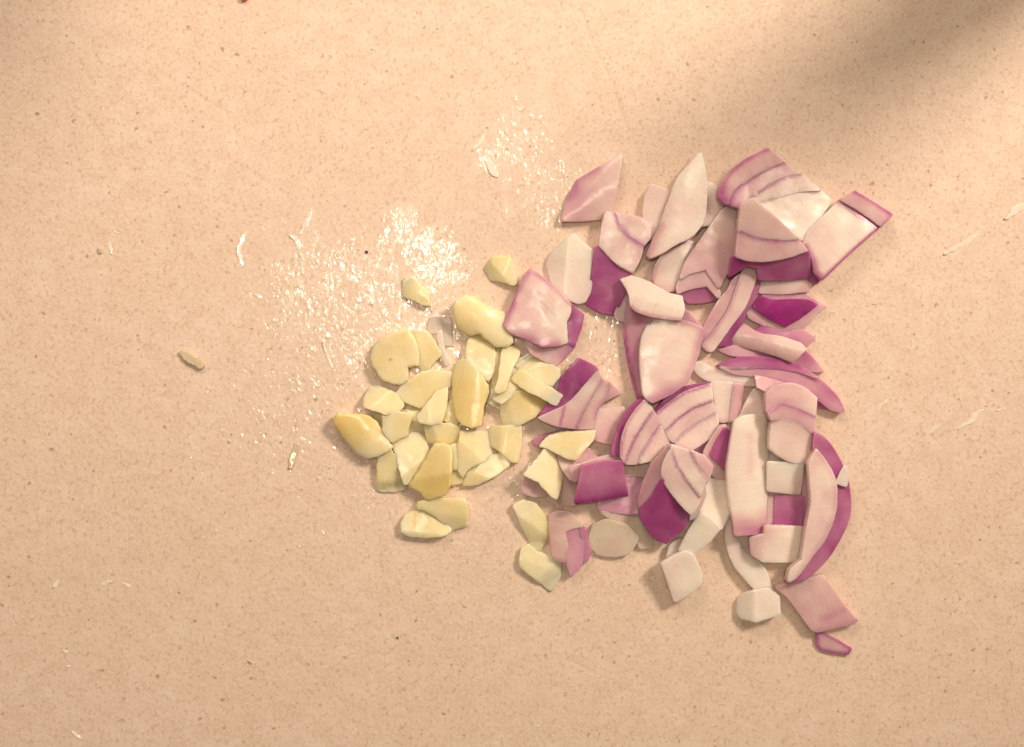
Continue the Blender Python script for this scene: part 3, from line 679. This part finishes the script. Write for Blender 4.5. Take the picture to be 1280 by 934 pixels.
onion(6.6, "flat bright purple square left of the diamond chunk", [(719.3,627.5),(722,612),(728,582),(752,578),(777.5,577),(781,598),(785.5,620.5),(750,626),(720,629)], t=2.4, grad=(750,580,750,628,.84,.98), e=[(6,8,1.15,3.5)], r=.25, grain=8, bend=(8,.5))
onion(5.2, "pale pink band along the top of the flat purple square", [(712,584),(730,579),(742,575),(764,570),(776,570),(779,579),(740,590),(718,602)], t=2.0, grad=(720,585,775,573,.36,.24))
onion(3.6, "pink flake under the leaf shaped garlic slice", [(697,567),(712,570),(735,561),(746,573),(737,579),(722,590),(714,600),(703,585)], t=2.0, grad=(700,575,745,570,.26,.48))
onion(2.2, "dull pinkish flake between the propped garlic and the purple square", [(702,588),(722,592),(722,610),(719,632),(700,630),(695,622)], t=2.0, grad=(705,595,715,628,.28,.22), kind='clear')
onion(2.6, "muted pink end showing beneath the propped garlic piece", [(652.5,608),(655.4,594),(664,592),(677,600),(688,615.6),(679.5,621),(666,620),(654.4,616)], t=2.6, grad=(660,600,675,618,.30,.38), r=.5)
onion(3, "flat rose pink flake under the bright purple square", [(747,629),(760,618),(782,612),(782.3,598),(806.2,599),(808,615),(803,640),(791,642),(765.5,640.2),(748.4,636.8)], t=2.2, grad=(755,635,800,605,.50,.58))
onion(1, "see-through white slice below the bright purple square", [(737,672),(742,656.5),(757,649.7),(782.7,656.5),(798,672),(793,682),(784.4,692.5),(767.3,696),(746.7,693.3),(739,684)], GW_, t=1.8, kind='clear', grad=(750,660,780,690,.0,.05), r=.5)
onion(1.6, "see-through cream slice between the rose flake and the diamond chunk", [(750,639.4),(770,642),(791,643),(803,640),(818,668.5),(815,684),(800,686),(796,673.6),(784.4,660),(765.5,649.7)], GW_, t=1.8, kind='clear', grad=(760,640,810,680,.1,.03), r=.4)
chunk(1.4, "see-through pink chunk below the flat purple square's left side", [
 stack_part("layer", [(686.8,644.5),(697,639.4),(712.5,641),(728,658),(716,660),(705.6,665),(709,685.6),(708,703.6),(692,697.6),(688.5,677)], t=.26, kind='clear', e=[(6,8,.5,1.8)]),
 stack_part("layer", [(705.6,665),(716,660),(724.5,661),(729.6,687.3),(727,704),(721,713),(714.2,720),(709,702.7),(709,685.6)], t=.52, dz=-.15, kind='onion'),
 stack_part("outer_skin", [(724.5,660),(733,661.6),(733.9,675.3),(739,689),(733.9,701),(728,704),(729.6,687.3)], t=.68, dz=-.3)], t=2.4, grain=75)
chunk(4.6, "big pale pink square with a purple corner, next to the garlic heap", [
 stack_part("layer", [(629.9,406.9),(632.8,400),(645,371),(657.8,342.4),(663.6,336.6),(686.7,354),(712.7,380),(711.8,392.5),(707,402),(708,419.5),(708.9,428),(696.3,432),(677,433),(657.8,423.3),(638.5,415.6)], grad=(650,380,700,410,.22,.14), e=[(0,4,.65,4),(4,6,.5,3),(11,15,.52,7)], r=.9, lump=.4, dome=(45,.6)),
 stack_part("outer_skin", [(712.7,380),(729,393.4),(726.2,407.9),(717.5,433),(707.9,425.2),(707,402),(711.8,392.5)], t=.92, dz=-.9),
 stack_part("inner_layer", [(657,424),(677,432),(700,431),(707.9,425),(717.5,433),(706,446),(694.4,457),(667.4,443.5),(661,436.8)], t=.30, dz=-1.3, e=[(3,5,.6,7)])], t=4.4, grain=48)
onion(7.5, "tall glossy white strip with a purplish lower end", [(916.6,531.7),(918.5,525.9),(928.2,521),(940,519.5),(951.3,519),(960,520),(961.9,535.5),(962.9,566.3),(962.9,593.3),(961,620),(959,653),(957,669.6),(940,668.2),(919,669.6),(917,650),(912,624),(909,585.6),(912,560)], GW_, name="onion_strip", t=2.8, r=.7, bend=(90,1.1), grad=(937,632,938,664,.04,.62), grain=90, lump=.3, vein=[([(938,545),(938,590)],.16,5)])
chunk(5, "domed stack of three pink layers under the long curved sliver", [
 stack_part("layer", [(957,493),(968,484),(984,480),(1003,484),(1022.6,498),(1020.7,521),(999.5,512.4),(976.3,504.7),(961,512.4),(958,516)], grad=(965,490,1015,505,.42,.25), dz=-.5),
 stack_part("layer", [(959,516.2),(976.3,504.7),(999.5,512.4),(1020.7,522),(1019.7,543.2),(999.5,529.7),(976.3,522),(964.8,525.9)], t=.36, dz=-.2, e=[(0,3,.62,2)]),
 stack_part("layer", [(964.8,527.8),(976.3,522),(999.5,529.7),(1019.7,544),(1019.7,558.6),(1014.9,579.8),(1007,581.4),(993.7,578.9),(976.3,571),(962.9,560.6),(962.9,543.2)], grad=(990,530,985,575,.26,.12), e=[(0,3,.45,1.8)], r=.9, sl=(-110,1.2))], t=4.8, grain=70)
onion(3, "white square piece between the tall strip and the half ring", [(960,577.9),(982,579),(1003.3,580.8),(1002.5,600),(1001.4,618.4),(982,616),(960,613.5)], GW_, t=2.8, grad=(965,580,1000,615,.02,.12), grain=85)
onion(1, "cream scrap showing beneath the domed stack's lower edge", [(960,562),(972,566),(986,574),(992,580),(985,583),(960,580)], GW_, t=2.4, grad=(965,565,985,580,.04,.1))
chunk(3.4, "small purple square in a pale frame between two white pieces", [
 stack_part("rim", [(959,614.7),(982,617),(1004,620.5),(1003,640),(1002,660),(980,657),(957,654)], t=.42, dz=-.3),
 stack_part("outer_skin", [(970.6,615.6),(987,618),(1004.3,621.4),(1003,640),(1001.4,659),(984,656.5),(967.7,654)], t=.90, dz=.15, r=.2)], t=2.6, grain=5)
onion(3, "white block below the small purple square", [(956,658),(980,659),(1003.3,660),(1003,682),(1002.4,703.3),(978,703),(953.2,701.4),(940,693),(937.8,672.5),(955,668)], GW_, t=3.2, grad=(942,680,975,685,.30,.05), grain=88, ridge=[(958,660,955,700,940,680,.4)])
onion(1.4, "narrow mauve strip squeezed against the half ring's inner edge", [(1003.3,578),(1012,570),(1014,600),(1014,640),(1008,668),(1002,664),(1004,620)], t=2.6, grad=(1005,590,1008,660,.46,.42))
chunk(2, "purple half ring curving down the right edge of the heap", [
 stack_part("layer", [(1010,578),(1018.7,562),(1033,580),(1043.8,601),(1045.7,624),(1043.8,643.6),(1032.2,672.5),(1014.9,695.6),(996,720),(985,727),(988,713),(1003.3,700),(1009,657),(1014,628),(1012,600)], t=.20, e=[(1,8,.34,4)], grain=90),
 stack_part("outer_skin", [(1018.7,541),(1034,551),(1049.5,572),(1061,595),(1067,624),(1066,649),(1053.4,676.3),(1034,703.3),(1011,722.6),(984,728),(996,720),(1015,695.6),(1032.2,672.5),(1043.8,643.6),(1045.7,622.4),(1043.8,601),(1033,580),(1017,561)], t=.80, dz=-.2, sl=(0,1.6), e=[(1,7,.88,2.5),(9,16,.86,4)], grain=90)], t=4.6, name="onion_ring")
onion(3, "tiny cream triangle stuck on the half ring's purple skin", [(1045.7,603),(1051,592),(1057,581.8),(1061,593.3),(1058,607.8),(1051,605)], GW_, t=.9, grad=(1050,605,1058,590,.15,.22), r=.2, grid=.0003)
onion(3.2, "curved pale strip hanging below the tall white strip", [(908,655),(910.8,645.5),(915.6,643.6),(918,658),(921.5,674),(932,691.8),(947,702),(955,711),(961,726.4),(964.8,740),(949.4,742),(934,726.4),(916.6,703.3),(909,680)], GW_, name="onion_strip", t=2.4, grad=(912,660,955,735,.10,.04), r=.5)
onion(1, "pinkish scrap inside the curved pale strip", [(920.5,668),(941,668),(942,697),(932,692.8),(923,680)], t=2.4, grad=(922,675,940,690,.22,.3))
onion(1, "white cube at the foot of the curved pale strip", [(924.2,767.8),(925,752),(933,744),(948,739),(961.7,737),(973.4,746.7),(974.6,767.8),(959.4,772.5),(945.3,777),(926.6,773.7)], GW_, t=3.6, grad=(930,760,960,760,.02,.06), ridge=[(944,738,945,777,926,760,.55)], r=.4)
onion(2.4, "rose pink parallelogram at the lower right of the onion", [(971,735),(987.5,728),(1007,724),(1027.3,719.8),(1043.8,739.7),(1055.5,758.4),(1073,776),(1064.8,780.7),(1043,785),(1022.7,790),(1015.6,787.7),(999.2,765.5),(985,746.7)], t=2.8, bend=(100,.5), grad=(1010,730,1040,788,.30,.40), vein=[([(1028,775),(1060,760)],.5,5)], e=[(6,9,.5,4)], grain=12)
onion(0, "tiny purple edged scrap at the very bottom right", [(1021.5,792.4),(1028.5,791.3),(1046,800.6),(1063.7,811),(1060,817.5),(1043.8,815.9),(1026.2,812.3),(1021.5,805.3)], name="onion_scrap", t=1.1, r=.3, grad=(1025,800,1060,812,.42,.42), e=[(0,8,.95,2.4)], grid=.0003)

place_all()
# ------------------------------------------------------------------ worktop
def worktop():
    dx = np.concatenate([[-0.60, -0.35, -0.18], np.linspace(-0.115, 0.115, 421), [0.18, 0.35, 0.60]])
    dy = np.concatenate([[-0.45, -0.28, -0.15], np.linspace(-0.085, 0.085, 311), [0.15, 0.28, 0.45]])
    X, Y = np.meshgrid(dx, dy)
    nx, ny = len(dx), len(dy)
    V = np.stack([X.ravel(), Y.ravel(), np.zeros(X.size)], 1)
    idx = np.arange(nx*ny).reshape(ny, nx)
    F = np.stack([idx[:-1, :-1], idx[:-1, 1:], idx[1:, 1:], idx[1:, :-1]], -1).reshape(-1, 4)
    verts = V.tolist(); faces = F.tolist()
    # the slab's underside and edges
    th = -0.03
    b = len(verts)
    cs = [idx[0, 0], idx[0, -1], idx[-1, -1], idx[-1, 0]]
    for c in cs: verts.append([V[c][0], V[c][1], th])
    faces.append([b+3, b+2, b+1, b])
    faces.append(list(map(int, idx[0, :][::-1])) + [b, b+1])
    faces.append(list(map(int, idx[-1, :])) + [b+2, b+3])
    faces.append(list(map(int, idx[:, 0])) + [b+3, b])
    faces.append(list(map(int, idx[:, -1][::-1])) + [b+1, b+2])
    me = bpy.data.meshes.new("worktop")
    me.from_pydata(verts, [], faces)
    px, py = X.ravel()/S+640, 467-Y.ravel()/S
    wet = np.zeros(px.shape)
    # where juice has run or been smeared: (x, y, half width, half height, turn, amount)
    for (cx, cy, rx, ry, rot, a) in WET:
        c, s = math.cos(math.radians(rot)), math.sin(math.radians(rot))
        u = ((px-cx)*c+(py-cy)*s)/rx; v = (-(px-cx)*s+(py-cy)*c)/ry
        wet = np.maximum(wet, a*np.clip(1.5-np.sqrt(u*u+v*v), 0, 1))
    stain = np.zeros(px.shape)
    for (cx, cy, rx, ry, a) in STAIN:
        u, v = (px-cx)/rx, (py-cy)/ry
        stain = np.maximum(stain, a*np.exp(-(u*u+v*v)))
    scr = np.zeros(px.shape)
    for pl, w, a in SCRATCH:
        d = seg_dist(px, py, pl, False)
        scr = np.maximum(scr, a*np.exp(-(d/w)**2))
        stain = np.maximum(stain, 0.55*a*np.exp(-(d/(w*.9))**2))
    for nm, arr in (("wet", wet), ("stain", stain), ("scratch", scr)):
        at = me.attributes.new(nm, 'FLOAT', 'POINT')
        at.data.foreach_set('value', np.concatenate([arr, [0, 0, 0, 0]]).astype(np.float32))
    me.materials.append(worktop_material())
    o = bpy.data.objects.new("worktop", me)
    o['kind'] = 'structure'
    COL.objects.link(o)

WET = [(540,325,66,50,32,.80),(498,290,34,50,20,.72),(430,385,150,115,20,.70),(560,440,120,90,0,.75),(600,560,200,150,0,.60),(655,165,60,60,0,.8),
       (690,240,90,70,20,.66),(610,195,22,26,0,.8),(740,420,90,120,0,.68),(760,480,60,60,0,.6),(370,520,150,110,0,.68),(190,620,170,100,10,.60),(460,620,150,90,0,.60),
       (700,700,170,80,0,.64),(890,700,60,60,0,.36),(330,300,40,60,0,.35),(640,640,90,60,0,.5),(60,640,70,120,0,.22),(1190,540,70,22,-12,.35),(880,380,120,200,0,.40)]
STAIN = [(131,290,5,7,.9),(40,725,34,22,.30),(367,570,6,17,.7),(238,448,14,8,.15),(300,690,160,80,.10),(330,330,60,60,.12)]
SCRATCH = [([(722,0),(738,50),(766,104),(784,160)],1.5,.65),([(100,80),(118,108)],1.5,.6),([(232,110),(286,142)],1.5,.5),([(300,205),(360,245)],1.6,.5),([(105,140),(135,178)],1.6,.4),
           ([(20,210),(60,222)],1.5,.4),([(1010,420),(1060,500)],1.5,.3),([(1180,400),(1235,470)],1.5,.3),([(940,60),(985,20)],1.5,.4),([(560,40),(600,110)],1.5,.3),([(420,60),(470,160)],1.4,.35),([(830,40),(900,150)],1.4,.3),([(60,480),(140,560)],1.4,.3),([(1100,620),(1240,800)],1.4,.35),([(300,760),(430,880)],1.4,.3),([(700,820),(860,900)],1.4,.3),([(150,380),(210,500)],1.4,.3),([(1180,640),(1120,760)],1.4,.25)]
worktop()

# ------------------------------------------------------------------ juice streaks, their white partly painted glare, and small scraps lying on the worktop
def ribbon(name, cat, group, label, pl, w, t, mat, seed):
    P = np.array(pl, float)
    d = np.gradient(P, axis=0)
    nrm = np.stack([-d[:, 1], d[:, 0]], 1); nrm /= np.linalg.norm(nrm, axis=1)[:, None]+1e-9
    rr = random.Random(seed)
    ww = [w*1.2*(0.35 if i in (0, len(P)-1) else rr.uniform(.55, 1.15))/2 for i in range(len(P))]
    L = [tuple(p+n*k) for p, n, k in zip(P, nrm, ww)]; R = [tuple(p-n*k) for p, n, k in zip(P, nrm, ww)]
    scrap(name, cat, group, label, L+R[::-1], t, mat, seed, w)

def scrap(name, cat, group, label, pts, t, mat, seed, w=6):
    poly = arr_w(pts, t*MM*.5)
    cx, cy = poly.mean(0)
    plane = (0.00002, 0, 0, cx, cy)
    bf = lambda X, Y: np.zeros_like(X)
    me, Q, _ = build_mesh(name, pts, t*MM*.5, plane, bf, t*MM, mat, dict(r=min(.3, w*.16*.45), lump=t*.15, jag=.26, step=.00022, grid=.0003, t=.2, corner=60, bulge=0, grow=0), seed)
    org = Vector((cx, cy, 0))
    me.transform(__import__('mathutils').Matrix.Translation(-org))
    o = bpy.data.objects.new(name, me); o.location = org
    o['label'] = label; o['category'] = cat
    if group: o['group'] = group
    COL.objects.link(o)

GJ = "dried juice streaks on the worktop"
def streak(label, pl, w=4, t=.07, seed=1): ribbon("juice_streak", "juice streak", GJ, label, pl, w, t, 'juice', seed)
streak("upper arm of the forked white juice streak left of centre", [(391,257),(387,270),(382,281),(377,290),(372,293)], 4, seed=2)
streak("dotted lower tail of the forked white juice streak, upper bit", [(362,294),(369,299),(374,306),(373,313)], 6, seed=3)
streak("lowest bit of the forked white juice streak", [(374,315),(377,323),(377,335),(378,343)], 6, seed=4)
streak("separate droplet beneath the forked white juice streak", [(371,349),(374,354),(376,361)], 6, seed=5)
streak("bent white streak left of the forked streak", [(309,289),(304,297),(300,307),(299,315),(301,325),(304,334)], 4.5, seed=6)
streak("short white dash below the bent streak", [(317,368),(323,370),(327,373)], 4, seed=7)
streak("narrow white streak left of the round garlic end", [(403,428),(407,440),(412,452),(416,462)], 3, seed=8)
streak("white scratch like streak near the shiny upper patch, left arm", [(608,163),(603,173),(597,181),(590,189)], 5, seed=9)
streak("chunky white smear at the upper shiny patch", [(602,196),(608,198),(613,206),(617,216),(624,221)], 8, seed=10)
streak("long whitish dash on the right side of the worktop", [(1180,319),(1190,312),(1202,306),(1212,300),(1224,292)], 4, seed=11)
streak("jagged whitish streak at the right frame edge", [(1256,275),(1263,268),(1270,262),(1279,257),(1290,252)], 8, seed=12)
streak("jagged whitish streak at the right, lower one", [(1198,537),(1206,530),(1213,527),(1220,518),(1229,512)], 5, seed=13)
streak("small whitish dab right of the lower jagged streak", [(1245,514),(1252,512),(1258,511)], 4, seed=14)
streak("faint whitish dab between heap and lower jagged streak", [(1160,543),(1166,538),(1175,532)], 3.5, seed=15)
streak("faint short streak right of the half ring's top", [(1096,514),(1101,507),(1108,500)], 4, seed=16)
streak("wedge shaped white fleck at the lower left of the worktop", [(66,735),(69,731),(73,727)], 6, seed=17)
streak("pale dash right of the wedge shaped fleck", [(124,731),(132,729),(140,727)], 5, seed=18)
streak("two joined dots right of the pale dash", [(152,729),(157,731),(163,734)], 3.5, seed=19)
streak("white dot lower down the left edge streak", [(78,814),(81,816),(84,816)], 4, seed=20)
streak("lower of the white dots on the left edge streak", [(82,832),(85,833),(88,832)], 4, seed=21)
streak("white dash at the bottom left", [(89,914),(95,919),(103,924)], 4, seed=22)
streak("short bright dash at the bottom, below the garlic heap", [(668,906),(672,908),(676,908)], 3.5, seed=23)
streak("thin white fibre at the top right of centre", [(952,8),(957,6),(963,2)], 2.4, seed=24)
streak("thin white fibre under the top right shadow", [(1043,118),(1046,115),(1049,112)], 2.4, seed=25)
streak("tiny white fibre above the layered top chunk", [(1008,194),(1012,192),(1015,190)], 2.2, seed=26)
streak("white droplet tail under the brown dot at the left", [(136,302),(138,310),(140,318)], 3.5, seed=27)
streak("short white tick beside the brown stain at the left", [(141,288),(145,291),(149,292)], 3, seed=28)
GB = "small brown scraps on the worktop"
scrap("garlic_skin_scrap", "scrap", GB, "small tan skin sliver at the left, standing alone", [(224,440),(229,438),(240,444),(252,451),(256,458),(251,461),(243,457),(230,450)], .8, 'skin_scrap', 31)
scrap("garlic_skin_scrap", "scrap", GB, "faint flat brown scrap left of the pointed garlic", [(367,556),(373,553),(375,560),(371,574),(365,586),(360,586),(362,572)], .12, 'skin_scrap', 32)
scrap("dark_crumb", "crumb", None, "black crumb left above the small pale garlic chip", [(456.5,314.5),(458,313),(460,314.5),(459.5,316.5),(457.5,316.5)], .4, 'crumb', 33)
scrap("dark_crumb", "crumb", None, "black crumb on bare worktop below the garlic heap", [(495,796),(497,795),(499,797),(498,799),(496,799)], .4, 'crumb', 34)
scrap("brown_crumb", "crumb", None, "reddish brown crumb beside the droplet at the far left", [(123,312),(126,311),(128,314),(126,317),(123,316)], .35, 'skin_scrap', 35)
scrap("red_scrap", "scrap", None, "small red scrap cut off by the top frame edge", [(301,-6),(311,-6),(309,0),(305,1.5),(302,0)], .8, 'red', 36)
scrap("brown_crumb", "crumb", None, "small brown crumb below left of the lowest garlic slices", [(309,826),(312,825),(315,829),(313,831)], .35, 'skin_scrap', 37)

# unseen blocker added past the upper right corner to throw the soft shade there
def tall_shade_caster(cx, cy):
    prof = [(0, 0), (.0115, 0), (.013, .0015), (.013, .072), (.0115, .079), (.010, .090), (.0085, .098), (.0085, .114), (.0095, .115), (.0095, .124), (0, .124)]
    n = 40
    verts, faces = [], []
    for r, z in prof:
        for k in range(n):
            a = 2*math.pi*k/n
            verts.append((r*math.cos(a), r*math.sin(a), z))
    for i in range(len(prof)-1):
        for k in range(n):
            faces.append((i*n+k, i*n+(k+1) % n, (i+1)*n+(k+1) % n, (i+1)*n+k))
    me = bpy.data.meshes.new("tall_shade_caster"); me.from_pydata(verts, [], faces)
    me.polygons.foreach_set('use_smooth', [True]*len(me.polygons))
    me.materials.append(MAT['shade_caster'])
    o = bpy.data.objects.new("tall_shade_caster", me); o.location = (cx, cy, 0)
    o['label'] = "dark blocker added unseen beyond the upper right corner for the blurred shadow in view"; o['category'] = "tall_shade_caster"
    COL.objects.link(o)
tall_shade_caster(0.129, 0.107)
def low_shade_caster(cx, cy):  # second blocker, added out of view only to shade the upper left corner
    prof = [(0, 0), (.014, 0), (.016, .002), (.016, .036), (.0145, .040), (.0145, .042), (.0152, .042), (.0152, .052), (.0145, .053), (0, .053)]
    n = 40
    verts = [(r*math.cos(2*math.pi*k/n), r*math.sin(2*math.pi*k/n), z) for r, z in prof for k in range(n)]
    faces = [(i*n+k, i*n+(k+1) % n, (i+1)*n+(k+1) % n, (i+1)*n+k) for i in range(len(prof)-1) for k in range(n)]
    me = bpy.data.meshes.new("low_shade_caster"); me.from_pydata(verts, [], faces)
    me.polygons.foreach_set('use_smooth', [True]*len(me.polygons))
    me.materials.append(MAT['shade_caster'])
    o = bpy.data.objects.new("low_shade_caster", me); o.location = (cx, cy, 0)
    o['label'] = "small dark blocker added unseen beyond the upper left corner for its faint shade"; o['category'] = "low_shade_caster"
    COL.objects.link(o)
low_shade_caster(-0.106, 0.110)
